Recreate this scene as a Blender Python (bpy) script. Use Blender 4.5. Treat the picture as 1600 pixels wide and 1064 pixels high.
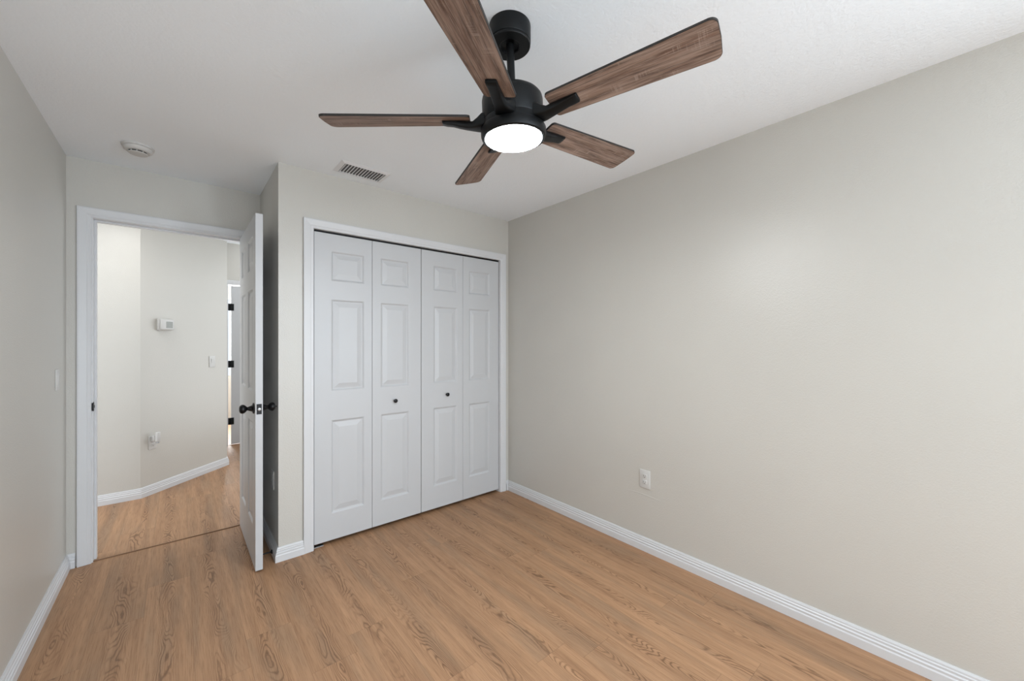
import bpy, bmesh, math
from mathutils import Vector, Matrix, Quaternion

# ------------------------------------------------------------------ reset
for o in list(bpy.data.objects):
    bpy.data.objects.remove(o)
SC = bpy.context.scene
COL = SC.collection
R = math.radians

# ------------------------------------------------------------------ camera
W_PX, H_PX = 1600, 1064
FOC = 615.2
YAW = R(40.24)
CAMZ = 1.3354
cd = bpy.data.cameras.new('camera')
cam = bpy.data.objects.new('camera', cd)
COL.objects.link(cam)
cam.location = (0, 0, CAMZ)
cam.rotation_euler = (R(90), 0, -YAW)
cd.sensor_fit = 'HORIZONTAL'
cd.sensor_width = 36
cd.lens = FOC / W_PX * 36
cd.shift_y = (535.3 - H_PX / 2) / W_PX
cd.clip_start = 0.02
SC.camera = cam

# ------------------------------------------------------------------ view, world and lights
SC.view_settings.view_transform = 'Standard'
SC.view_settings.look = 'None'
SC.view_settings.gamma = 1
SC.view_settings.use_curve_mapping = False
SC.view_settings.exposure = 0.22

wd = bpy.data.worlds.new('world')
SC.world = wd
wd.use_nodes = True
bg = wd.node_tree.nodes['Background']
bg.inputs[0].default_value = (0.85, 0.93, 1.0, 1)
bg.inputs[1].default_value = 1.0


def area(name, loc, rot, sx, sy, power, color=(1, 1, 1)):
    l = bpy.data.lights.new(name, 'AREA')
    l.shape = 'RECTANGLE'
    l.size = sx
    l.size_y = sy
    l.energy = power
    l.color = color
    o = bpy.data.objects.new(name, l)
    COL.objects.link(o)
    o.location = loc
    o.rotation_euler = rot
    return o


YB = -2.60                   # wall behind the camera
FAN_GLOW = 150.0
# daylight through a wide window assumed behind the camera, then an added upward fill
area('window_daylight', (0.75, YB - 0.03, 1.2), (R(90), 0, 0), 2.2, 1.9, 33, (0.80, 0.905, 1.0))
area('ceiling_fill', (0.35, YB - 0.02, 0.9), (R(90 + 38), 0, 0), 1.7, 1.0, 18, (0.79, 0.90, 1.0))  # tilted lamp added to lift the ceiling
# fill for the left ceiling, set at an added side window (faces -x)
area('side_fill', (2.2612, -1.85, 1.30), (R(90), 0, R(90)), 1.4, 1.3, 96, (0.79, 0.90, 1.0))
# hall ceiling fixture, then unseen fill lamps added to brighten the hall
area('hall_light', (-0.38, 3.95, 2.41), (0, 0, 0), 0.35, 0.35, 5.6, (1.0, 0.98, 0.95))
area('hall_fill_right', (1.72, 4.75, 1.25), (R(90), 0, R(90)), 1.6, 2.1, 19, (0.87, 0.94, 1.0))  # unseen lamp added to brighten the angled wall
area('hall_fill_left', (-1.56, 4.10, 1.25), (R(90), 0, R(-90)), 0.9, 2.1, 17, (0.87, 0.94, 1.0))  # unseen lamp added to even out the hall
area('hall_fill_far', (1.0, 5.55, 2.70), (0, 0, 0), 0.35, 0.35, 5, (0.95, 0.975, 1.0))  # no fixture here, added to lighten the far hall wall
# window of the far room
area('far_room_daylight', (1.0, 8.45, 1.45), (R(-90), 0, 0), 1.4, 1.2, 110, (0.93, 0.97, 1.0))

# ------------------------------------------------------------------ dimensions
H = 2.44
XL, XR = -0.5072, 2.2912      # left and right wall faces
YC = 2.7604                   # closet wall face
YD = 3.4695                   # wall with the room door
XS = 0.4646                   # side of the closet bump-out
WT = 0.11


# ------------------------------------------------------------------ node helpers
class NT:
    def __init__(s, name):
        s.m = bpy.data.materials.new(name)
        s.m.use_nodes = True
        s.t = s.m.node_tree
        s.t.nodes.clear()
        s.out = s.n('ShaderNodeOutputMaterial')
        s.b = s.n('ShaderNodeBsdfPrincipled')
        s.l(s.b.outputs[0], s.out.inputs[0])

    def n(s, t):
        return s.t.nodes.new(t)

    def l(s, a, b):
        s.t.links.new(a, b)

    def put(s, sock, v):
        if isinstance(v, bpy.types.NodeSocket):
            s.l(v, sock)
        else:
            sock.default_value = v

    def math(s, op, a, b=None, c=None, clamp=False):
        n = s.n('ShaderNodeMath')
        n.operation = op
        n.use_clamp = clamp
        s.put(n.inputs[0], a)
        if b is not None:
            s.put(n.inputs[1], b)
        if c is not None:
            s.put(n.inputs[2], c)
        return n.outputs[0]

    def xyz(s, x, y, z):
        n = s.n('ShaderNodeCombineXYZ')
        for i, v in enumerate((x, y, z)):
            s.put(n.inputs[i], v)
        return n.outputs[0]

    def noise(s, vec, scale=1.0, detail=2.0, rough=0.5, dist=0.0):
        n = s.n('ShaderNodeTexNoise')
        s.l(vec, n.inputs['Vector'])
        n.inputs['Scale'].default_value = scale
        n.inputs['Detail'].default_value = detail
        n.inputs['Roughness'].default_value = rough
        n.inputs['Distortion'].default_value = dist
        return n.outputs['Fac']

    def mix(s, f, a, b, mode='MIX'):
        n = s.n('ShaderNodeMix')
        n.data_type = 'RGBA'
        n.blend_type = mode
        s.put(n.inputs[0], f)
        s.put(n.inputs[6], a)
        s.put(n.inputs[7], b)
        return n.outputs[2]

    def rng(s, v, a, b, c=0.0, d=1.0, smooth=False):
        n = s.n('ShaderNodeMapRange')
        if smooth:
            n.interpolation_type = 'SMOOTHSTEP'
        s.put(n.inputs[0], v)
        for i, k in enumerate((a, b, c, d)):
            n.inputs[i + 1].default_value = k
        return n.outputs[0]

    def obj(s):
        n = s.n('ShaderNodeTexCoord')
        return n.outputs['Object']

    def sep(s, v):
        n = s.n('ShaderNodeSeparateXYZ')
        s.l(v, n.inputs[0])
        return n.outputs

    def bump(s, h, strength, dist):
        n = s.n('ShaderNodeBump')
        n.inputs['Strength'].default_value = strength
        n.inputs['Distance'].default_value = dist
        s.l(h, n.inputs['Height'])
        s.l(n.outputs[0], s.b.inputs['Normal'])

    def set(s, **k):
        for a, v in k.items():
            nm = {'col': 'Base Color', 'rough': 'Roughness', 'metal': 'Metallic', 'spec': 'Specular IOR Level',
                  'em': 'Emission Color', 'es': 'Emission Strength'}[a]
            s.put(s.b.inputs[nm], v)
        return s.m


def c4(r, g, b):
    return (r, g, b, 1)


def painted(name, col, rough, bump_d, scale, var=0.02, spec=0.5):
    t = NT(name)
    o = t.obj()
    big = t.noise(o, 1.3, 2)
    v = t.rng(big, 0.3, 0.7, 1 - var, 1 + var)
    mul = t.n('ShaderNodeVectorMath')
    mul.operation = 'SCALE'
    mul.inputs[0].default_value = col
    t.l(v, mul.inputs['Scale'])
    fine = t.noise(o, scale, 3, 0.55)
    t.bump(fine, 0.55, bump_d)
    return t.set(col=mul.outputs[0], rough=rough, spec=spec)


def plain(name, col, rough, metal=0.0, bump_d=0.0002, scale=180):
    t = NT(name)
    o = t.obj()
    n = t.noise(o, scale, 2)
    t.bump(n, 0.3, bump_d)
    r = t.rng(n, 0.3, 0.7, rough - 0.03, rough + 0.03)
    return t.set(col=c4(*col), rough=r, metal=metal)


M_WALL = painted('greige_wall_paint', (0.565, 0.545, 0.502), 0.33, 0.0018, 170, 0.02, 0.6)
M_CEIL = painted('white_ceiling_paint', (0.90, 0.94, 0.975), 0.75, 0.0026, 90, 0.01, 0.3)
M_TRIM = painted('white_trim_paint', (0.650, 0.652, 0.662), 0.34, 0.00002, 60, 0.01)
M_DOOR = painted('white_door_paint', (0.54, 0.545, 0.555), 0.38, 0.0002, 120, 0.01)
M_BLACK = plain('matte_black_metal', (0.008, 0.009, 0.010), 0.42, 0.6)
M_KNOB = plain('black_knob_metal', (0.006, 0.006, 0.007), 0.34, 0.5)
M_DARK = plain('dark_gap', (0.008, 0.008, 0.008), 0.9)
M_PLASTIC = plain('white_plastic', (0.60, 0.59, 0.57), 0.38)
M_PLASTIC_SLOT = plain('dark_socket_slot', (0.03, 0.03, 0.03), 0.5)
M_SCREEN = plain('grey_lcd', (0.30, 0.31, 0.29), 0.25)
M_STEEL = plain('satin_steel', (0.42, 0.42, 0.42), 0.42, 1.0)
M_VENT = plain('vent_enamel', (0.76, 0.76, 0.77), 0.45)
M_DUCT = plain('vent_shadow_grey', (0.17, 0.17, 0.178), 0.8)
M_STRIP = plain('brown_threshold', (0.20, 0.105, 0.052), 0.5)
M_RUBBER = plain('black_rubber', (0.01, 0.01, 0.01), 0.7)


def floor_mat():
    t = NT('oak_vinyl_plank')
    W, L = 0.18, 1.22
    x, y, z = t.sep(t.obj())
    X = t.math('DIVIDE', t.math('ADD', x, 10.03), W)
    row = t.math('FLOOR', X)
    v = t.math('SUBTRACT', t.math('SUBTRACT', X, row), 0.5)
    wn = t.n('ShaderNodeTexWhiteNoise')
    wn.noise_dimensions = '1D'
    t.l(t.math('MULTIPLY', row, 3.17), wn.inputs['W'])
    Y = t.math('ADD', t.math('DIVIDE', y, L), t.math('MULTIPLY', wn.outputs[0], 7.0))
    colr = t.math('FLOOR', Y)
    u = t.math('SUBTRACT', Y, colr)
    w3 = t.n('ShaderNodeTexWhiteNoise')
    w3.noise_dimensions = '3D'
    t.l(t.xyz(row, colr, 1.7), w3.inputs['Vector'])
    rid = w3.outputs['Value']
    r1, r2, r3 = t.sep(w3.outputs['Color'])
    seed = t.math('MULTIPLY', rid, 47.0)
    # wandering heart line of each plank
    wob = t.math('SUBTRACT', t.noise(t.xyz(seed, t.math('MULTIPLY', y, 1.6), 3.0), 1, 2), 0.5)
    vc = t.math('ADD', v, t.math('ADD', t.math('MULTIPLY', wob, 0.34),
                                 t.math('MULTIPLY', t.math('SUBTRACT', r1, 0.5), 0.22)))
    v2 = t.math('MULTIPLY', vc, vc)
    fig = t.noise(t.xyz(t.math('MULTIPLY', v, 1.9), t.math('MULTIPLY', y, 2.1), seed), 1, 1.6, 0.45)
    tilt = t.math('MULTIPLY', t.math('SINE', t.math('ADD', t.math('MULTIPLY', y, 2.3), seed)), 0.10)
    ph = t.math('ADD', t.math('ADD', t.math('MULTIPLY', v2, 3.4), t.math('MULTIPLY', fig, 1.15)), tilt)
    jit = t.noise(t.xyz(t.math('MULTIPLY', x, 60), t.math('MULTIPLY', y, 22), seed), 1, 2)
    ph = t.math('ADD', ph, t.math('MULTIPLY', jit, 0.035))
    s = t.math('SINE', t.math('MULTIPLY', ph, 128.0))
    ring = t.math('POWER', t.math('MULTIPLY_ADD', s, 0.5, 0.5), 3.0)
    centre = t.rng(t.math('ABSOLUTE', vc), 0.05, 0.33, 1.0, 0.12, True)
    patch = t.rng(t.noise(t.xyz(t.math('MULTIPLY', v, 3.0), t.math('MULTIPLY', y, 2.6), t.math('ADD', seed, 9.0)), 1, 2),
                  0.34, 0.58, 0.22, 1.0, True)
    ring = t.math('MULTIPLY', t.math('MULTIPLY', ring, centre), patch)
    fibre = t.noise(t.xyz(t.math('MULTIPLY', x, 330), t.math('MULTIPLY', y, 9), seed), 1, 3, 0.6)
    streak = t.noise(t.xyz(t.math('MULTIPLY', x, 46), t.math('MULTIPLY', y, 1.7), seed), 1, 3, 0.55)
    grey = t.noise(t.xyz(t.math('MULTIPLY', x, 11), t.math('MULTIPLY', y, 1.2), seed), 1, 2)
    c = t.mix(t.rng(streak, 0.3, 0.7), c4(*FL_A), c4(*FL_B))
    c = t.mix(t.math('MULTIPLY', t.rng(grey, 0.45, 0.72, 0, 1, True), 0.55), c, c4(*FL_G))
    c = t.mix(t.math('MULTIPLY', t.math('SUBTRACT', 1.0, centre), 0.16), c, c4(*FL_L))
    c = t.mix(t.math('MULTIPLY', ring, 0.66), c, c4(*FL_D))
    c = t.mix(t.math('MULTIPLY', t.rng(fibre, 0.48, 0.70), 0.36), c, c4(*FL_D))
    tone = t.rng(r2, 0, 1, 0.94, 1.05)
    sc = t.n('ShaderNodeVectorMath')
    sc.operation = 'SCALE'
    t.l(c, sc.inputs[0])
    t.l(tone, sc.inputs['Scale'])
    c = sc.outputs[0]
    ed = t.math('SUBTRACT', 0.5, t.math('ABSOLUTE', v))
    e1 = t.rng(ed, 0.0, 0.006, 1, 0)
    eu = t.math('SUBTRACT', 0.5, t.math('ABSOLUTE', t.math('SUBTRACT', u, 0.5)))
    e2 = t.rng(eu, 0.0, 0.0009, 1, 0)
    seam = t.math('MAXIMUM', t.math('MULTIPLY', e1, 0.45), t.math('MULTIPLY', e2, 0.55))
    c = t.mix(seam, c, c4(0.07, 0.04, 0.024))
    hgt = t.math('SUBTRACT', t.math('MULTIPLY', fibre, 0.5), t.math('ADD', t.math('MULTIPLY', ring, 0.3), seam))
    t.bump(hgt, 0.35, 0.0006)
    rg = t.rng(fibre, 0.3, 0.7, 0.44, 0.56)
    return t.set(col=c, rough=rg, spec=0.35)


FL_A = (0.345, 0.188, 0.100)
FL_B = (0.47, 0.270, 0.148)
FL_G = (0.27, 0.180, 0.115)
FL_L = (0.49, 0.285, 0.155)
FL_D = (0.105, 0.048, 0.022)
M_FLOOR = floor_mat()


def blade_mat():
    t = NT('barnwood_blade')
    x, y, z = t.sep(t.obj())
    a = t.noise(t.xyz(t.math('MULTIPLY', x, 5), t.math('MULTIPLY', y, 110), 1.0), 1, 4, 0.6)
    b = t.noise(t.xyz(t.math('MULTIPLY', x, 14), t.math('MULTIPLY', y, 420), 4.0), 1, 3, 0.6)
    g = t.noise(t.xyz(t.math('MULTIPLY', x, 3), t.math('MULTIPLY', y, 26), 8.0), 1, 2)
    saw = t.noise(t.xyz(t.math('MULTIPLY', x, 150), t.math('MULTIPLY', y, 9), 2.0), 1, 2)
    sawm = t.rng(t.noise(t.xyz(t.math('MULTIPLY', x, 9), t.math('MULTIPLY', y, 22), 5.0), 1, 1), 0.56, 0.68, 0, 1, True)
    c = t.mix(t.rng(g, 0.35, 0.65), c4(0.185, 0.108, 0.075), c4(0.33, 0.235, 0.185))
    c = t.mix(t.math('MULTIPLY', t.rng(a, 0.42, 0.66), 0.85), c, c4(0.048, 0.026, 0.018))
    c = t.mix(t.math('MULTIPLY', t.rng(b, 0.48, 0.70), 0.62), c, c4(0.44, 0.345, 0.29))
    c = t.mix(t.math('MULTIPLY', t.math('MULTIPLY', t.rng(saw, 0.52, 0.66), sawm), 0.45), c, c4(0.42, 0.33, 0.28))
    t.bump(a, 0.3, 0.0008)
    return t.set(col=c, rough=0.55, spec=0.3)


M_BLADE = blade_mat()
M_BLADE_EDGE = plain('black_blade_edge', (0.012, 0.010, 0.009), 0.5)
t = NT('glowing_diffuser')
M_GLOW = t.set(col=c4(0.9, 0.9, 0.9), rough=0.4, em=c4(0.93, 0.97, 1.0), es=FAN_GLOW)


# ------------------------------------------------------------------ mesh helpers
def link(name, bm, mats, parent=None, loc=None, smooth=None):
    bmesh.ops.recalc_face_normals(bm, faces=bm.faces)
    me = bpy.data.meshes.new(name)
    bm.to_mesh(me)
    bm.free()
    if not isinstance(mats, (list, tuple)):
        mats = [mats]
    for m in mats:
        me.materials.append(m)
    o = bpy.data.objects.new(name, me)
    COL.objects.link(o)
    if smooth is not None:
        me.shade_smooth()
        me.set_sharp_from_angle(angle=R(smooth))
    if parent:
        o.parent = parent
    if loc is not None:
        o.location = loc
    return o


def tag(o, label=None, cat=None, kind=None, group=None):
    if label:
        o['label'] = label
    if cat:
        o['category'] = cat
    if kind:
        o['kind'] = kind
    if group:
        o['group'] = group
    return o


def empty(name, loc, rz=0.0):
    e = bpy.data.objects.new(name, None)
    e.empty_display_size = 0.1
    COL.objects.link(e)
    e.location = loc
    e.rotation_euler = (0, 0, rz)
    return e


def box(bm, x0, x1, y0, y1, z0, z1, bev=0.0, mi=0, seg=2):
    vs = [bm.verts.new((x, y, z)) for z in (z0, z1) for y in (y0, y1) for x in (x0, x1)]
    fs = []
    for q in ((0, 2, 3, 1), (4, 5, 7, 6), (0, 1, 5, 4), (2, 6, 7, 3), (0, 4, 6, 2), (1, 3, 7, 5)):
        f = bm.faces.new([vs[i] for i in q])
        f.material_index = mi
        fs.append(f)
    if bev > 0:
        es = list({e for f in fs for e in f.edges})
        bmesh.ops.bevel(bm, geom=es, offset=bev, segments=seg, profile=0.5, affect='EDGES')
    return bm


def nb():
    return bmesh.new()


def lathe(bm, prof, seg=48, mat=None, mi=0, M=None):
    """prof: list of (r, z) turned about z; M maps it into place."""
    rings = []
    for r, z in prof:
        if r < 1e-6:
            v = Vector((0, 0, z))
            rings.append([bm.verts.new(M @ v if M else v)])
        else:
            ring = []
            for i in range(seg):
                a = 2 * math.pi * i / seg
                v = Vector((r * math.cos(a), r * math.sin(a), z))
                ring.append(bm.verts.new(M @ v if M else v))
            rings.append(ring)
    for a, b in zip(rings, rings[1:]):
        for i in range(seg):
            j = (i + 1) % seg
            if len(a) == 1 and len(b) == 1:
                continue
            if len(a) == 1:
                f = bm.faces.new((a[0], b[i], b[j]))
            elif len(b) == 1:
                f = bm.faces.new((a[i], a[j], b[0]))
            else:
                f = bm.faces.new((a[i], a[j], b[j], b[i]))
            f.material_index = mi
    return bm


def axis_matrix(origin, direction):
    q = Vector((0, 0, 1)).rotation_difference(Vector(direction))
    return Matrix.Translation(origin) @ q.to_matrix().to_4x4()


def sweep_floor(bm, path, prof):
    """Sweep profile (offset to the LEFT of travel, z) along a floor polyline with mitres."""
    pts = [Vector(p) for p in path]
    n = len(pts)
    rows = []
    for i in range(n):
        if i == 0:
            d = (pts[1] - pts[0]).normalized()
            nrm = Vector((-d.y, d.x))
        elif i == n - 1:
            d = (pts[-1] - pts[-2]).normalized()
            nrm = Vector((-d.y, d.x))
        else:
            d1 = (pts[i] - pts[i - 1]).normalized()
            d2 = (pts[i + 1] - pts[i]).normalized()
            n1 = Vector((-d1.y, d1.x))
            n2 = Vector((-d2.y, d2.x))
            nrm = (n1 + n2)
            nrm = nrm / nrm.dot(n1)
        rows.append([bm.verts.new((pts[i].x + nrm.x * o, pts[i].y + nrm.y * o, z)) for o, z in prof])
    m = len(prof)
    for a, b in zip(rows, rows[1:]):
        for k in range(m):
            l = (k + 1) % m
            bm.faces.new((a[k], b[k], b[l], a[l]))
    bm.faces.new(rows[0])
    bm.faces.new(list(reversed(rows[-1])))
    return bm


def casing(bm, xl, xr, zt, y, prof, out=-1, z0=0.0):
    """Three-sided mitred casing round an opening; prof (u outward from the inner edge, w thickness)."""
    rows = []
    for cx_, cz_, sx, sz in ((xl, z0, -1, 0), (xl, zt, -1, 1), (xr, zt, 1, 1), (xr, z0, 1, 0)):
        rows.append([bm.verts.new((cx_ + sx * u, y + out * w, cz_ + sz * u)) for u, w in prof])
    m = len(prof)
    for a, b in zip(rows, rows[1:]):
        for k in range(m):
            l = (k + 1) % m
            bm.faces.new((a[k], b[k], b[l], a[l]))
    bm.faces.new(rows[0])
    bm.faces.new(list(reversed(rows[-1])))
    return bm


PANEL = ((0.0, 0.0), (0.004, 0.0015), (0.012, 0.0085), (0.018, 0.0090), (0.046, 0.0030), (0.050, 0.0022))


def panel_slab(bm, w, h, th, panels, back=False):
    """Slab in local x 0..w, z 0..h, front face at y=0 (facing -y), back at y=th. panels: (x0,x1,z0,z1)."""
    xs = sorted({0, w} | {p[0] for p in panels} | {p[1] for p in panels})
    zs = sorted({0, h} | {p[2] for p in panels} | {p[3] for p in panels})
    cells = {(p[0], p[2]): p for p in panels}

    def side(y0, s):
        vv = {}

        def V(x, z):
            k = (round(x, 5), round(z, 5))
            if k not in vv:
                vv[k] = bm.verts.new((x, y0, z))
            return vv[k]
        for i in range(len(xs) - 1):
            for j in range(len(zs) - 1):
                x0, x1, z0, z1 = xs[i], xs[i + 1], zs[j], zs[j + 1]
                if s and (x0, z0) in cells:
                    prev = [V(x0, z0), V(x1, z0), V(x1, z1), V(x0, z1)]
                    for ins, dep in PANEL[1:]:
                        y = y0 + s * dep
                        cur = [bm.verts.new(c) for c in ((x0 + ins, y, z0 + ins), (x1 - ins, y, z0 + ins),
                                                         (x1 - ins, y, z1 - ins), (x0 + ins, y, z1 - ins))]
                        for k in range(4):
                            l = (k + 1) % 4
                            bm.faces.new((prev[k], prev[l], cur[l], cur[k]))
                        prev = cur
                    bm.faces.new(prev)
                else:
                    bm.faces.new((V(x0, z0), V(x1, z0), V(x1, z1), V(x0, z1)))
        return vv
    a = side(0.0, 1)
    b = side(th, -1 if back else 0)
    rx = [round(v, 5) for v in xs]
    rz = [round(v, 5) for v in zs]
    for z in (rz[0], rz[-1]):
        for i in range(len(rx) - 1):
            bm.faces.new((a[(rx[i], z)], a[(rx[i + 1], z)], b[(rx[i + 1], z)], b[(rx[i], z)]))
    for x in (rx[0], rx[-1]):
        for j in range(len(rz) - 1):
            bm.faces.new((a[(x, rz[j])], a[(x, rz[j + 1])], b[(x, rz[j + 1])], b[(x, rz[j])]))
    return bm


def struct(name, bm, mat, label, cat, parent=None, smooth=None):
    o = link(name, bm, mat, parent, smooth=smooth)
    return tag(o, label, cat, 'structure')


# ------------------------------------------------------------------ shell
# bedroom door opening, closet opening, far doorway
DX0, DX1, DZ = -0.398, 0.382, 2.092
CX0, CX1, CZ = 0.664, 2.190, 2.070
ANG0 = (-0.244 - 0.008, 4.642)
ANG1 = (0.402, 5.296)
YF = 6.25
FX0, FX1 = 0.486, 1.25

b = nb(); box(b, -1.75, 2.60, -2.75, 8.65, -0.08, 0.0)
struct('floor', b, M_FLOOR, 'oak-look plank floor with cathedral grain running towards the closet', 'floor')
b = nb(); box(b, -1.75, 2.60, -2.75, 5.30, H, H + 0.08)
struct('ceiling', b, M_CEIL, 'flat white lightly textured ceiling', 'ceiling')
H2 = 2.76
b = nb(); box(b, -1.75, 2.60, 5.30, 8.65, H2, H2 + 0.08); box(b, -1.75, 2.60, 5.30, 5.36, H, H2)
struct('ceiling_hall', b, M_CEIL, 'higher white ceiling at the far end of the hall', 'ceiling')

b = nb(); box(b, XL - WT, XL, YB, YD, 0, H)
struct('wall_left', b, M_WALL, 'beige wall at the left edge with a light switch', 'wall')
b = nb()
wy0, wy1, vz0, vz1 = -2.56, -1.14, 0.63, 1.97  # gap for the side window added to let in fill light
box(b, XR, XR + WT, YB, wy0, 0, H); box(b, XR, XR + WT, wy1, YD, 0, H)
box(b, XR, XR + WT, wy0, wy1, 0, vz0); box(b, XR, XR + WT, wy0, wy1, vz1, H)
WR = struct('wall_right', b, M_WALL, 'large blank beige wall on the right with a low outlet', 'wall')
b = nb()
wx0, wx1, wz0, wz1 = -0.40, 1.90, 0.20, 2.20
box(b, XL - WT, wx0, YB - WT, YB, 0, H); box(b, wx1, XR + WT, YB - WT, YB, 0, H)
box(b, wx0, wx1, YB - WT, YB, 0, wz0); box(b, wx0, wx1, YB - WT, YB, wz1, H)
struct('wall_front', b, M_WALL, 'beige wall behind the camera with a window', 'wall')
b = nb()
box(b, wx0, wx0 + 0.05, YB - 0.06, YB - 0.01, wz0, wz1); box(b, wx1 - 0.05, wx1, YB - 0.06, YB - 0.01, wz0, wz1)
box(b, wx0 + 0.05, wx1 - 0.05, YB - 0.06, YB - 0.01, wz1 - 0.05, wz1)
box(b, wx0 + 0.05, wx1 - 0.05, YB - 0.06, YB - 0.01, wz0, wz0 + 0.05)
box(b, (wx0 + wx1) / 2 - 0.03, (wx0 + wx1) / 2 + 0.03, YB - 0.05, YB - 0.02, wz0 + 0.05, wz1 - 0.05)
struct('window_1', b, M_TRIM, 'white window frame in the wall behind the camera', 'window')

b = nb()  # frame for the side window added with the fill lamp
box(b, XR + 0.02, XR + 0.07, wy0, wy0 + 0.05, vz0, vz1); box(b, XR + 0.02, XR + 0.07, wy1 - 0.05, wy1, vz0, vz1)
box(b, XR + 0.02, XR + 0.07, wy0 + 0.05, wy1 - 0.05, vz0, vz0 + 0.05); box(b, XR + 0.02, XR + 0.07, wy0 + 0.05, wy1 - 0.05, vz1 - 0.05, vz1)
box(b, XR + 0.03, XR + 0.06, wy0 + 0.05, wy1 - 0.05, 1.28, 1.32)
struct('added_window_2', b, M_TRIM, 'white frame of an added unseen window in the right wall', 'window')

b = nb()
box(b, XL - WT, DX0 - 0.018, YD, YD + WT, 0, H); box(b, DX1 + 0.018, XR + WT, YD, YD + WT, 0, H)
box(b, DX0 - 0.018, DX1 + 0.018, YD, YD + WT, DZ + 0.018, H)
struct('wall_back', b, M_WALL, 'beige wall around the open bedroom doorway', 'wall')
b = nb()
box(b, XS, CX0 - 0.016, YC, YC + WT, 0, H); box(b, CX1 + 0.016, XR, YC, YC + WT, 0, H)
box(b, CX0 - 0.016, CX1 + 0.016, YC, YC + WT, CZ + 0.016, H)
box(b, XS, XS + WT, YC + WT, YD, 0, H)
struct('wall_closet', b, M_WALL, 'beige wall around the closet with a narrow side return', 'wall')

# hall walls
def prism(bm, pts, z0, z1):
    lo = [bm.verts.new((x, y, z0)) for x, y in pts]
    hi = [bm.verts.new((x, y, z1)) for x, y in pts]
    bm.faces.new(lo); bm.faces.new(hi)
    for i in range(len(pts)):
        j = (i + 1) % len(pts)
        bm.faces.new((lo[i], lo[j], hi[j], hi[i]))
    return bm
b = nb()
prism(b, [(-1.70, ANG0[1]), ANG0, ANG1, (ANG1[0], YF), (ANG1[0] - WT, YF), (ANG1[0] - WT, ANG1[1] + 0.05),
          (ANG0[0] - 0.04, ANG0[1] + WT), (-1.70, ANG0[1] + WT)], 0, H)
prism(b, [(ANG1[0], 5.36), (ANG1[0], YF), (ANG1[0] - WT, YF), (ANG1[0] - WT, 5.36)], H, H2)
struct('wall_hall', b, M_WALL, 'off-white hall wall bending at an angle behind the doorway', 'wall')
b = nb(); box(b, -1.70, -1.59, YD + WT, ANG0[1], 0, H)
struct('wall_hall_left', b, M_WALL, 'end wall of the hall out of sight to the left', 'wall')
b = nb(); box(b, 1.75, 1.86, YD + WT, YF, 0, H); box(b, 1.75, 1.86, 5.36, YF, H, H2)
struct('wall_hall_right', b, M_WALL, 'hall wall hidden behind the open door', 'wall')
b = nb()
box(b, ANG1[0] - WT, FX0 - 0.016, YF, YF + WT, 0, H); box(b, FX1 + 0.016, 1.86, YF, YF + WT, 0, H)
box(b, FX0 - 0.016, FX1 + 0.016, YF, YF + WT, 2.10, H)
box(b, ANG1[0] - WT, 1.86, YF, YF + WT, H, H2)
struct('wall_hall_far', b, M_WALL, 'far hall wall above a second doorway', 'wall')
b = nb()
box(b, ANG1[0] - WT - 0.1, ANG1[0] - WT, YF + WT, 8.55, 0, H2); box(b, 1.86, 1.96, YF + WT, 8.55, 0, H2)
box(b, ANG1[0] - WT - 0.1, 0.6, 8.55, 8.64, 0, H2); box(b, 1.4, 1.96, 8.55, 8.64, 0, H2)
box(b, 0.6, 1.4, 8.55, 8.64, 0, 0.75); box(b, 0.6, 1.4, 8.55, 8.64, 2.1, H2)
struct('wall_far_room', b, M_WALL, 'walls of the bright room beyond the hall', 'wall')

# ------------------------------------------------------------------ baseboards
BP = [(0.0, 0.0), (0.019, 0.0), (0.019, 0.038), (0.0155, 0.0435), (0.0165, 0.0530), (0.0115, 0.0575), (0.0125, 0.0665),
      (0.009, 0.070), (0.009, 0.077), (0.005, 0.0845), (0.0, 0.0845)]
# a run keeps the room on its LEFT
b = nb(); sweep_floor(b, [(-0.470, YD), (XL, YD), (XL, YB)], BP)
struct('baseboard_left', b, M_TRIM, 'white ridged baseboard along the left wall', 'baseboard', smooth=25)
b = nb(); sweep_floor(b, [(XR, YB), (XR, YC), (2.2605, YC)], BP)
struct('baseboard_right', b, M_TRIM, 'long white ridged baseboard under the right wall', 'baseboard', smooth=25)
b = nb(); sweep_floor(b, [(0.6045, YC), (XS, YC), (XS, YD)], BP)
struct('baseboard_closet', b, M_TRIM, 'short white baseboard wrapping the closet corner', 'baseboard', smooth=25)
b = nb(); sweep_floor(b, [(ANG1[0], YF - 0.002), ANG1, ANG0, (-1.59, ANG0[1])], BP)
struct('baseboard_hall', b, M_TRIM, 'white baseboard following the angled hall wall', 'baseboard', smooth=25)

# ------------------------------------------------------------------ bedroom door frame
CP = [(0.006, 0.0), (0.006, 0.0095), (0.009, 0.0120), (0.022, 0.0125), (0.025, 0.0145), (0.058, 0.0180),
      (0.0645, 0.0170), (0.0665, 0.010), (0.0665, 0.0)]
CPC = [(0.003, 0.0)] + [(u - 0.003, w) for u, w in CP[1:-1]] + [(0.0615, 0.0)]
b = nb()
casing(b, DX0, DX1, DZ - 0.006, YD, CP)
fr = struct('trim_1', b, M_TRIM, 'white door frame of the open bedroom doorway', 'door frame')
b = nb()
box(b, DX0 - 0.018, DX0, YD + 0.0, YD + WT, 0, DZ); box(b, DX1, DX1 + 0.018, YD, YD + WT, 0, DZ)
box(b, DX0 - 0.018, DX1 + 0.018, YD, YD + WT, DZ, DZ + 0.018)
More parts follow.
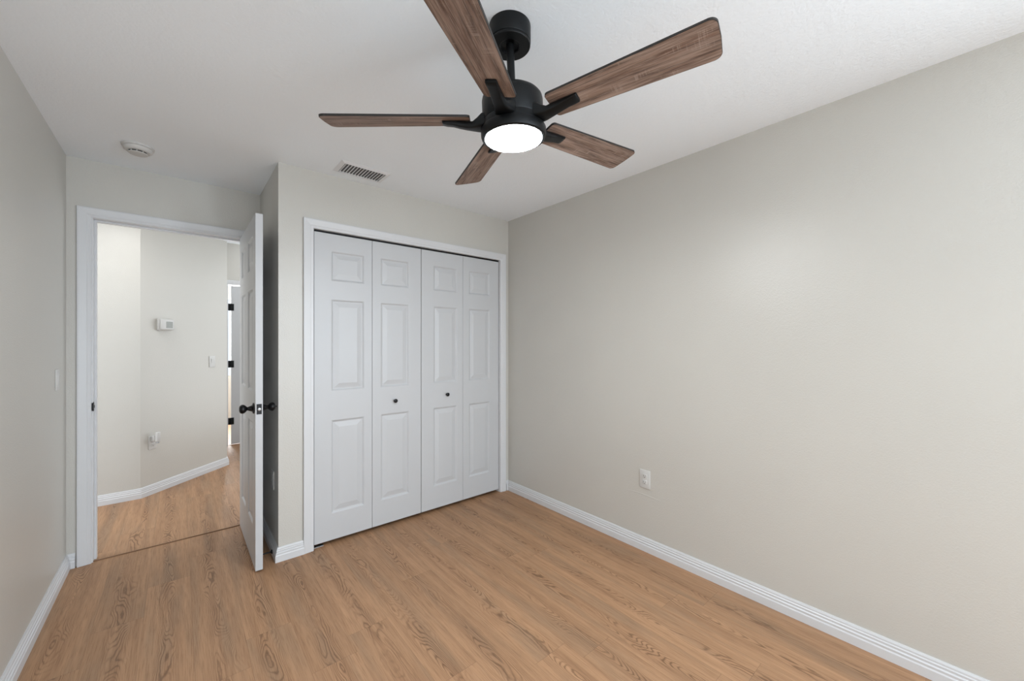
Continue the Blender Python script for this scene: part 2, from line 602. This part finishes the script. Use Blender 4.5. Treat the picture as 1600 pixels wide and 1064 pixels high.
# stop strip
box(b, DX0, DX0 + 0.011, YD + 0.042, YD + 0.077, 0, DZ, 0.001); box(b, DX1 - 0.011, DX1, YD + 0.042, YD + 0.077, 0, DZ, 0.001)
box(b, DX0 + 0.011, DX1 - 0.011, YD + 0.042, YD + 0.077, DZ - 0.011, DZ, 0.001)
link('door_jamb', b, M_TRIM, fr)
b = nb(); casing(b, DX0, DX1, DZ - 0.006, YD + WT, CP, out=1)
link('hall_side_casing', b, M_TRIM, fr, smooth=25)
b = nb()
M_ = axis_matrix((DX0 + 0.0005, YD + 0.022, 0.945), (1, 0, 0))
box(b, DX0, DX0 + 0.0018, YD + 0.006, YD + 0.034, 0.917, 0.973, 0.0006, 1)
lathe(b, [(0.0, 0.004), (0.009, 0.004), (0.009, 0.0005)], 20, M=M_)
# curled lip reaching round the jamb edge
for k in range(7):
    a0 = -0.024 + k * 0.0069
    wv = 0.006 * math.cos((a0 + 0.003) / 0.024 * 1.35)
    box(b, DX0 - 0.004, DX0 + 0.0035, YD - 0.004 - wv, YD + 0.007, 0.945 + a0, 0.945 + a0 + 0.0069)
sp = link('strike_plate', b, [M_KNOB, M_KNOB], fr)
sp['label'] = 'small black strike plate'

b = nb()
box(b, DX0, DX1, YD + 0.008, YD + 0.016, -0.001, 0.0055, 0.001)
struct('trim_2', b, M_STRIP, 'thin brown threshold strip across the bedroom doorway', 'threshold')

# ------------------------------------------------------------------ open bedroom door (hinged on the right, standing at 90 degrees)
DW, DH, DT = 0.762, 2.077, 0.037
PZ = [(0.232, 0.848), (1.030, 1.652), (1.772, 1.967)]
PXS = [(0.108, 0.327), (0.435, 0.654)]
panels = [(x0, x1, z0, z1) for x0, x1 in PXS for z0, z1 in PZ]
b = nb(); panel_slab(b, DW, DH, DT, panels, back=True)
# local x -> world -y, local y (thickness) -> world +x
bmesh.ops.transform(b, verts=b.verts, matrix=Matrix(((0, 1, 0, 0), (-1, 0, 0, 0), (0, 0, 1, 0), (0, 0, 0, 1))))
door = link('door_1', b, M_DOOR, None, (0.3385, YD - 0.008, 0.010))
tag(door, 'white six-panel bedroom door standing open with black knobs', 'door', 'structure')
# bevel on edges keeps the rim from looking razor sharp
bv = door.modifiers.new('bevel', 'BEVEL'); bv.width = 0.0012; bv.segments = 2; bv.limit_method = 'ANGLE'; bv.angle_limit = R(60)
KY, KZ = -(DW - 0.060), 0.938      # knob place in door coordinates


def knob(sgn, x0):
    r = nb()
    Mx = axis_matrix((x0, KY, KZ), (sgn, 0, 0))
    lathe(r, [(0.0, 0.0), (0.031, 0.0), (0.032, 0.002), (0.031, 0.005), (0.026, 0.0075), (0.019, 0.010), (0.0165, 0.014),
              (0.0150, 0.020)], 32, M=Mx)
    ro = link('knob_rose', r, M_KNOB, door, smooth=40)
    k = nb()
    lathe(k, [(0.0150, 0.018), (0.0125, 0.026), (0.0105, 0.031), (0.012, 0.0355), (0.018, 0.040), (0.0235, 0.0465),
              (0.0262, 0.054), (0.0255, 0.0615), (0.021, 0.068), (0.012, 0.072), (0.0, 0.073)], 32, M=Mx)
    kk = link('knob', k, M_KNOB, door, smooth=40)
    kk['label'] = 'black round door knob'
    return kk


knob(-1, 0.0)
kr = knob(1, DT)
b = nb()
lathe(b, [(0.0045, 0.070), (0.0045, 0.076), (0.0025, 0.081), (0.0, 0.083)], 12, M=axis_matrix((DT, KY, KZ), (1, 0, 0)))
link('lock_button', b, M_KNOB, kr, smooth=40)
b = nb(); box(b, DT / 2 - 0.0127, DT / 2 + 0.0127, -DW - 0.0016, -DW + 0.0005, KZ - 0.030, KZ + 0.030, 0.0006)
lp = link('latch_plate', b, M_KNOB, door)
lp['label'] = 'black latch plate'
b = nb()
lathe(b, [(0.0, 0.012), (0.0085, 0.009), (0.0095, 0.0)], 20, M=axis_matrix((DT / 2, -DW - 0.001, KZ), (0, -1, 0)))
lb = link('latch_bolt', b, M_STEEL, lp, smooth=40)
lb['label'] = 'silver latch bolt'
for hz in (0.28, 1.03, 1.80):
    b = nb()
    lathe(b, [(0, 0), (0.0065, 0), (0.0065, 0.089), (0, 0.089)], 14, M=Matrix.Translation((DT + 0.006, 0.003, hz)))
    link('hinge', b, M_BLACK, door, smooth=40)

# ------------------------------------------------------------------ closet frame and bifold doors
b = nb(); casing(b, CX0, CX1, CZ - 0.003, YC, CPC)
fr = struct('trim_3', b, M_TRIM, 'white frame around the closet opening', 'door frame')
b = nb()
box(b, CX0 - 0.016, CX0, YC, YC + WT, 0, CZ); box(b, CX1, CX1 + 0.016, YC, YC + WT, 0, CZ)
box(b, CX0 - 0.016, CX1 + 0.016, YC, YC + WT, CZ, CZ + 0.016)
link('closet_jamb', b, M_TRIM, fr)
b = nb(); box(b, CX0 + 0.004, CX1 - 0.004, YC + 0.014, YC + 0.042, CZ - 0.010, CZ - 0.0005, 0.001)
o = link('bifold_track', b, M_KNOB, fr); o['label'] = 'black bifold track'
b = nb(); box(b, CX0 + 0.001, CX0 + 0.062, YC + 0.012, YC + 0.040, 0.0, 0.0055, 0.0008)
o = link('floor_bracket', b, M_STEEL, fr); o['label'] = 'small metal pivot bracket on the floor'

LW = (CX1 - CX0 - 0.010) / 4
CLZ = 0.025
CLH = CZ - 0.0135 - CLZ
CPZ = [(0.175, 0.795), (0.988, 1.598), (1.720, 1.919)]


def bifold(name, x0, lead_left, label):
    root = empty(name, (x0, YC + 0.008, CLZ))
    tag(root, label, 'closet door', 'structure')
    for i in range(2):
        # wide stile on the outer and meeting sides, narrow stile at the fold
        pa = (0.104, 0.104 + 0.219) if i == 0 else (0.060, 0.060 + 0.219)
        b = nb()
        panel_slab(b, LW - 0.002, CLH, 0.033, [(pa[0], pa[1], z0, z1) for z0, z1 in CPZ])
        lf = link('door_leaf', b, M_DOOR, root, (i * LW + 0.001, 0, 0))
        m = lf.modifiers.new('bevel', 'BEVEL'); m.width = 0.0016; m.segments = 2; m.limit_method = 'ANGLE'; m.angle_limit = R(60)
        if (i == 1) == lead_left:
            kx = (1.212 - (CX0 + 0.004 + LW)) if lead_left else (1.650 - x0)
            kb = nb()
            lathe(kb, [(0.0, 0.0), (0.0085, 0.0), (0.0085, 0.002), (0.0060, 0.005), (0.0060, 0.011), (0.0115, 0.015),
                       (0.0145, 0.020), (0.0140, 0.0235), (0.009, 0.0265), (0.0, 0.0275)], 28,
                  M=axis_matrix((kx, 0, 0.884 if lead_left else 0.893), (0, -1, 0)))
            k = link('knob', kb, M_KNOB, lf, smooth=40)
            k['label'] = 'small round black knob'
    return root


bifold('door_2', CX0 + 0.003, True, 'left pair of white panelled bifold closet doors')
bifold('door_3', CX0 + 0.0055 + 2 * LW, False, 'right pair of white panelled bifold closet doors')

# ------------------------------------------------------------------ second doorway at the end of the hall
b = nb(); casing(b, FX0, FX1, 2.078, YF, CP)
fr = struct('trim_4', b, M_TRIM, 'white frame of the doorway at the far end of the hall', 'door frame')
b = nb()
box(b, FX0 - 0.016, FX0, YF, YF + WT, 0, 2.084); box(b, FX1, FX1 + 0.016, YF, YF + WT, 0, 2.084)
box(b, FX0 - 0.016, FX1 + 0.016, YF, YF + WT, 2.084, 2.10)
link('door_jamb', b, M_TRIM, fr)
b = nb()
panel_slab(b, 0.70, 2.06, 0.035, [(x0 * 0.93, x1 * 0.93, z0, z1) for x0, x1 in PXS for z0, z1 in PZ], back=True)
d4 = link('door_4', b, M_DOOR, None, (FX0 + 0.034, YF + 0.020, 0.012))
tag(d4, 'white door with three black hinges seen past the open bedroom door', 'door', 'structure')
for hz in (0.29, 1.032, 1.772):
    b = nb()
    box(b, -0.040, -0.006, -0.004, -0.0005, hz - 0.0445 + 0.012, hz + 0.0445 + 0.012, 0.0008)
    box(b, -0.005, 0.030, -0.004, -0.0005, hz - 0.0445 + 0.012, hz + 0.0445 + 0.012, 0.0008)
    lathe(b, [(0, 0), (0.006, 0), (0.006, 0.089), (0, 0.089)], 12, M=Matrix.Translation((-0.0055, -0.007, hz - 0.0325)))
    hg = link('hinge', b, M_BLACK, d4, smooth=40)
    hg['label'] = 'black door hinge'
b = nb(); box(b, FX0, FX1, YF + 0.02, YF + 0.035, 0.0, 0.005, 0.001)
struct('trim_5', b, M_STRIP, 'thin brown threshold strip under the far hall doorway', 'threshold')

# ------------------------------------------------------------------ electrical fittings
def place(root, pos, normal):
    """local x = right when facing the plate, local -y = out of the wall, z up"""
    n = Vector((normal[0], normal[1], 0)).normalized()
    root.location = pos
    root.rotation_euler = (0, 0, math.atan2(-n.y, -n.x) - math.pi / 2)


def plate(name, w=0.072, h=0.116, t=0.006):
    b = nb()
    box(b, -w / 2, w / 2, -t, 0.0, -h / 2, h / 2, 0.0022, 0, 3)
    return link(name, b, M_PLASTIC, None, smooth=35)


def screws(parent, zs, t=0.006):
    for z in zs:
        b = nb()
        lathe(b, [(0, 0.0012), (0.0025, 0.001), (0.003, 0.0)], 12, M=axis_matrix((0, -t + 0.0002, z), (0, -1, 0)))
        link('screw', b, M_PLASTIC, parent, smooth=40)


def outlet(pos, normal, label, group=None):
    r = plate('wall_outlet')
    place(r, pos, normal)
    tag(r, label, 'outlet', group=group)
    screws(r, (0.0,))
    for s in (1, -1):
        b = nb()
        box(b, -0.0165, 0.0165, -0.0085, -0.004, s * 0.0195 - 0.0135, s * 0.0195 + 0.0135, 0.003, 0, 3)
        f = link('socket', b, M_PLASTIC, r, smooth=35)
        b = nb()
        zc = s * 0.0195
        box(b, -0.0075, -0.0055, -0.0089, -0.0080, zc - 0.001, zc + 0.008)
        box(b, 0.0055, 0.0075, -0.0089, -0.0080, zc - 0.001, zc + 0.006)
        lathe(b, [(0, 0.0009), (0.0026, 0.0009), (0.0026, 0.0)], 12, M=axis_matrix((0, -0.008, zc - 0.0075), (0, -1, 0)))
        link('socket_slots', b, M_PLASTIC_SLOT, f)
    return r


def switch(pos, normal, label):
    r = plate('light_switch')
    place(r, pos, normal)
    tag(r, label, 'light switch')
    screws(r, (0.043, -0.043))
    b = nb()
    box(b, -0.0165, 0.0165, -0.0072, -0.004, -0.0335, 0.0335, 0.001)
    link('switch_frame', b, M_PLASTIC, r)
    b = nb()
    vs = [(-0.014, -0.0065, -0.031), (0.014, -0.0065, -0.031), (0.014, -0.0115, 0.029), (-0.014, -0.0115, 0.029)]
    fr_ = [b.verts.new(v) for v in vs]
    bk = [b.verts.new((v[0], -0.004, v[2])) for v in vs]
    b.faces.new(fr_); b.faces.new(bk)
    for i in range(4):
        j = (i + 1) % 4
        b.faces.new((fr_[i], fr_[j], bk[j], bk[i]))
    link('rocker', b, M_PLASTIC, r)
    return r


outlet((XR, 1.380, 0.458), (-1, 0), 'white double outlet low on the right wall')
outlet((XS, 2.925, 0.456), (-1, 0), 'outlet low on the narrow closet side wall behind the open door')
switch((XL, 3.232, 1.133), (1, 0), 'light switch on the left wall beside the door frame')
S2 = math.sqrt(0.5)


def ang(s, out=0.0):      # point s metres along the angled hall wall from its bend
    return (ANG0[0] + s * S2 + out * S2, ANG0[1] + s * S2 - out * S2)


p = ang(0.729)
switch((p[0], p[1], 1.138), (1, -1), 'white switch on the angled hall wall beside the far doorway')
p = ang(0.103)
outlet((p[0], p[1], 0.452), (1, -1), 'white outlet with a plug-in on the angled hall wall')
# plug-in night light / freshener
p = ang(0.103, 0.0088)
pr = empty('plug_in_freshener', (p[0], p[1], 0.482))
place(pr, (p[0], p[1], 0.482), (1, -1))
tag(pr, 'small white plug-in device standing out of the hall outlet', 'plug-in device')
b = nb(); box(b, -0.019, 0.019, -0.030, 0.0, -0.019, 0.034, 0.006, 0, 3)
link('plug_body', b, M_PLASTIC, pr, smooth=35)
b = nb(); box(b, -0.016, 0.016, -0.058, -0.0305, -0.022, 0.064, 0.007, 0, 3)
link('refill_housing', b, M_PLASTIC, pr, smooth=35)
b = nb(); lathe(b, [(0, -0.034), (0.012, -0.034), (0.013, -0.028), (0.010, -0.0225), (0, -0.0225)], 20, M=Matrix.Translation((0, -0.044, 0)))
link('scent_bottle', b, M_STEEL, pr, smooth=40)

# thermostat
p = ang(0.205)
th = empty('thermostat', (p[0], p[1], 1.49))
place(th, (p[0], p[1], 1.498), (1, -1))
tag(th, 'white wall thermostat with a small grey screen on the angled hall wall', 'thermostat')
b = nb(); box(b, -0.066, 0.066, -0.026, 0.0, -0.053, 0.053, 0.006, 0, 3)
link('thermostat_base', b, M_PLASTIC, th, smooth=35)
b = nb(); box(b, -0.061, 0.061, -0.047, -0.0265, -0.046, 0.048, 0.007, 0, 3)
link('thermostat_body', b, M_PLASTIC, th, smooth=35)
b = nb(); box(b, -0.018, 0.044, -0.0482, -0.0465, -0.030, 0.028, 0.0005)
s_ = link('thermostat_screen', b, M_SCREEN, th); s_['label'] = 'grey screen'

# door stop on the closet side baseboard
ds = empty('door_stop', (XS - 0.019, 2.845, 0.030))
tag(ds, 'small black door stop on the baseboard behind the open door', 'door stop')
Mx = axis_matrix((0, 0, 0), (-1, 0, 0))
b = nb(); lathe(b, [(0, 0), (0.013, 0), (0.013, 0.004), (0.006, 0.008), (0.0045, 0.010)], 20, M=Mx)
link('mounting_base', b, M_BLACK, ds, smooth=40)
b = nb(); lathe(b, [(0.0045, 0.009), (0.0045, 0.052), (0, 0.052)], 14, M=Mx)
link('stop_rod', b, M_BLACK, ds, smooth=40)
b = nb(); lathe(b, [(0, 0.0505), (0.0085, 0.051), (0.009, 0.0635), (0.006, 0.066), (0, 0.066)], 18, M=Mx)
link('rubber_tip', b, M_RUBBER, ds, smooth=40)

# old repair line under the right outlet, a shallow ridge of filler
b = nb()
N = 24
top = []
for i in range(N + 1):
    k = i / N
    y = 1.535 - k * 0.29
    z = 0.352 + 0.004 * math.sin(k * 5.0)
    w = 0.0045 * math.sin(math.pi * k) + 0.0004
    d = 0.0024 * math.sin(math.pi * k) + 0.0001
    top.append([b.verts.new((XR, y, z + w)), b.verts.new((XR - d, y, z)), b.verts.new((XR, y, z - w))])
for a, c in zip(top, top[1:]):
    for k in range(2):
        b.faces.new((a[k], c[k], c[k + 1], a[k + 1]))
link('filler_seam', b, M_WALL, WR, smooth=60)

# ------------------------------------------------------------------ ceiling vent
vx0, vx1, vy0, vy1 = 0.778, 1.036, 2.500, 2.642
v = empty('air_vent', ((vx0 + vx1) / 2, (vy0 + vy1) / 2, H))
tag(v, 'white slatted air vent in the ceiling above the closet', 'vent')
cxv, cyv = v.location.x, v.location.y
hw, hd, fw = (vx1 - vx0) / 2, (vy1 - vy0) / 2, 0.026
b = nb()
prof = [(0.0, -0.0005), (0.0, -0.009), (0.006, -0.009), (fw, -0.002), (fw, -0.0005)]
rows = []
for sx, sy in ((-1, -1), (1, -1), (1, 1), (-1, 1)):
    rows.append([b.verts.new((sx * (hw + u), sy * (hd + u), z)) for u, z in prof])
for i in range(4):
    a, c = rows[i], rows[(i + 1) % 4]
    for k in range(len(prof)):
        l = (k + 1) % len(prof)
        b.faces.new((a[k], c[k], c[l], a[l]))
link('vent_frame', b, M_VENT, v)
b = nb(); box(b, -hw, hw, -hd, hd, -0.0012, -0.0004)
o = link('duct_opening', b, M_DUCT, v); o['label'] = 'dark duct opening'
for i in range(14):
    x = -hw + (i + 0.5) * (2 * hw / 14)
    b = nb()
    q = [(-0.0056, -0.0078), (-0.0046, -0.0096), (0.0042, -0.0040), (0.0026, -0.0020)]
    f0 = [b.verts.new((x + a, -hd, z)) for a, z in q]
    f1 = [b.verts.new((x + a, hd, z)) for a, z in q]
    b.faces.new(f0); b.faces.new(f1)
    for k in range(4):
        l = (k + 1) % 4
        b.faces.new((f0[k], f0[l], f1[l], f1[k]))
    link('vent_slat', b, M_VENT, v)

# ------------------------------------------------------------------ smoke detector
sd = empty('smoke_detector', (-0.175, 3.055, H))
tag(sd, 'round white smoke detector on the ceiling near the doorway', 'smoke detector')
b = nb(); lathe(b, [(0, 0), (0.069, 0), (0.070, -0.003), (0.069, -0.010), (0.066, -0.012), (0, -0.012)], 56)
link('mounting_plate', b, M_PLASTIC, sd, smooth=35)
b = nb(); lathe(b, [(0.063, -0.012), (0.064, -0.015), (0.060, -0.026), (0.053, -0.031), (0.047, -0.0325), (0.0, -0.0325)], 56)
link('detector_body', b, M_PLASTIC, sd, smooth=35)
b = nb(); lathe(b, [(0.0405, -0.0325), (0.0405, -0.0385)], 48)
o = link('sensor_slot', b, M_DARK, sd, smooth=35); o['label'] = 'dark sensor slot'
b = nb(); lathe(b, [(0.0, -0.0385), (0.043, -0.0385), (0.0435, -0.040), (0.040, -0.043), (0.0, -0.0440)], 48)
link('sensor_cap', b, M_PLASTIC, sd, smooth=35)
for a in range(10):
    b = nb()
    box(b, 0.0395, 0.0425, -0.0022, 0.0022, -0.0385, -0.0325)
    o = link('cap_rib', b, M_PLASTIC, sd)
    o.rotation_euler = (0, 0, a * math.tau / 10 + 0.25)

# ------------------------------------------------------------------ ceiling fan
HUB = Vector((0.90067, 1.05873, CAMZ + 0.7813))
Rv = Vector((math.cos(YAW), -math.sin(YAW), 0)); Fv = Vector((math.sin(YAW), math.cos(YAW), 0))
g = Rv * 0.0403 + Fv * 0.0405            # the fan hangs very slightly out of level
nrm = Vector((-g.x, -g.y, 1)).normalized()
QT = Vector((0, 0, 1)).rotation_difference(nrm)
rod_len = H - 0.050 - HUB.z
cxy = HUB + nrm * rod_len
fan = empty('ceiling_fan', (cxy.x, cxy.y, H))
tag(fan, 'black ceiling fan with five wood-look blades and a glowing round light', 'ceiling fan')
hub_l = HUB - Vector(fan.location)


def fanpart(name, b, mats, smooth=40, rz=0.0, tilt=True, parent=None):
    o = link(name, b, mats, fan, smooth=smooth)
    if tilt:
        o.rotation_mode = 'QUATERNION'
        o.location = hub_l
        o.rotation_quaternion = QT @ Quaternion((0, 0, 1), rz)
    return o


b = nb()
lathe(b, [(0, 0), (0.0725, 0), (0.0728, -0.003), (0.0728, -0.056), (0.0715, -0.0585), (0.0700, -0.0590), (0.0700, -0.0615),
          (0.0715, -0.0620), (0.0715, -0.0665), (0.0695, -0.0690), (0.036, -0.0690), (0.034, -0.0675), (0.033, -0.062),
          (0.018, -0.058), (0.0, -0.058)], 64)
fanpart('canopy', b, M_BLACK, 30, tilt=False)
b = nb()
lathe(b, [(0.0135, 0.08), (0.0135, rod_len - 0.012), (0.0, rod_len - 0.012)], 28)
fanpart('downrod', b, M_BLACK)
b = nb()
lathe(b, [(0, 0.108), (0.020, 0.108), (0.022, 0.100), (0.055, 0.098), (0.078, 0.094), (0.0865, 0.0925), (0.090, 0.088), (0.0985, 0.084),
          (0.105, 0.076), (0.1072, 0.066), (0.1072, -0.004), (0.1060, -0.0065), (0.1072, -0.009), (0.1072, -0.026),
          (0.103, -0.029), (0, -0.029)], 72)
fanpart('motor_housing', b, M_BLACK, 30)
b = nb()
lathe(b, [(0.0, -0.0285), (0.108, -0.0285), (0.1135, -0.030), (0.1150, -0.033), (0.1148, -0.052), (0.1120, -0.0605), (0.106, -0.0640),
          (0.1010, -0.0635), (0.1010, -0.050), (0.0, -0.050)], 72)
fanpart('light_ring', b, M_BLACK, 30)
b = nb()
lathe(b, [(0.0, -0.052), (0.1000, -0.052), (0.1003, -0.0615), (0.0985, -0.0655), (0.089, -0.0695), (0.06, -0.0725), (0.0, -0.0740)], 64)
o = fanpart('light_diffuser', b, M_GLOW, 50)
o['label'] = 'glowing white round diffuser'

TH0 = R(38.6365) - YAW
PITCH = -0.2132
r0, r1, w0, w1, TK = 0.1506, 0.6510, 0.0540, 0.0682, 0.0065


def blade_outline():
    pts = []

    def arc(cx_, cy_, rad, a0, a1, n=7):
        for i in range(n + 1):
            a = R(a0 + (a1 - a0) * i / n)
            pts.append((cx_ + rad * math.cos(a), cy_ + rad * math.sin(a)))
    c0, c1 = 0.013, 0.022
    arc(r0 + c0, -w0 + c0, c0, 180, 270)
    # long side
    arc(r1 - c1, -w1 + c1, c1, 272, 352)
    pts.append((r1 + 0.002, 0.0))
    arc(r1 - c1, w1 - c1, c1, 8, 88)
    arc(r0 + c0, w0 - c0, c0, 90, 180)
    return pts


def make_blade():
    b = nb()
    ol = blade_outline()
    lo = [b.verts.new((x, y, 0)) for x, y in ol]
    hi = [b.verts.new((x, y, TK)) for x, y in ol]
    ins = [b.verts.new((x + (0.0012 if x < 0.4 else -0.0012), y * (1 - 0.0012 / 0.06), -0.0007)) for x, y in ol]
    f = b.faces.new(ins); f.material_index = 0
    f = b.faces.new(hi); f.material_index = 1
    n = len(ol)
    for i in range(n):
        j = (i + 1) % n
        for p_, q_ in ((lo, hi), (ins, lo)):
            f = b.faces.new((p_[i], p_[j], q_[j], q_[i])); f.material_index = 1
    b.verts.ensure_lookup_table()
    # pitch about the long axis, slight upward angle
    Mt = Matrix.Rotation(-0.0147, 4, 'Y') @ Matrix.Rotation(PITCH, 4, 'X')
    return b, Mt


def make_arm():
    b = nb()
    # (r, half width, z top, z bottom, twist share)
    st = [(0.098, 0.037, 0.024, -0.026, 0.0), (0.112, 0.033, 0.018, -0.027, 0.05), (0.126, 0.028, 0.006, -0.0275, 0.25),
          (0.142, 0.023, -0.004, -0.0275, 0.6), (0.160, 0.0205, -0.0030, -0.0265, 0.9), (0.185, 0.019, -0.0012, -0.0225, 1.0),
          (0.210, 0.0185, -0.0012, -0.0165, 1.0), (0.232, 0.0185, -0.0012, -0.0145, 1.0), (0.2455, 0.0185, -0.0012, -0.0115, 1.0),
          (0.2475, 0.0175, -0.0012, -0.0090, 1.0)]
    rows = []
    for r, hw_, zt, zb, tw in st:
        row = []
        n = 16
        for i in range(n):
            a = 2 * math.pi * i / n
            ca, sa = math.cos(a), math.sin(a)
            y = hw_ * (abs(ca) ** 0.45) * (1 if ca >= 0 else -1)
            z = (zt + zb) / 2 + (zt - zb) / 2 * (abs(sa) ** 0.45) * (1 if sa >= 0 else -1)
            t_ = PITCH * tw
            row.append(b.verts.new((r, y * math.cos(t_) - z * math.sin(t_), y * math.sin(t_) + z * math.cos(t_) + 0.0147 * r * tw)))
        rows.append(row)
    for p_, q_ in zip(rows, rows[1:]):
        for i in range(16):
            j = (i + 1) % 16
            b.faces.new((p_[i], p_[j], q_[j], q_[i]))
    b.faces.new(rows[0]); b.faces.new(rows[-1])
    return b


bb, BM = make_blade()
blade0 = None
arm0 = None
for k in range(5):
    a = TH0 + k * math.tau / 5
    if k == 0:
        blade0 = fanpart('fan_blade', bb, [M_BLADE, M_BLADE_EDGE], None, a)
        arm0 = fanpart('blade_arm', make_arm(), M_BLACK, 40, a)
        bl, ar = blade0, arm0
    else:
        bl = blade0.copy(); ar = arm0.copy()
        for o in (bl, ar):
            COL.objects.link(o); o.parent = fan
    bl.rotation_quaternion = QT @ Quaternion((0, 0, 1), a) @ BM.to_quaternion()
    ar.rotation_quaternion = QT @ Quaternion((0, 0, 1), a)
    bl['label'] = 'wood-look blade'
    ar['label'] = 'black blade bracket'
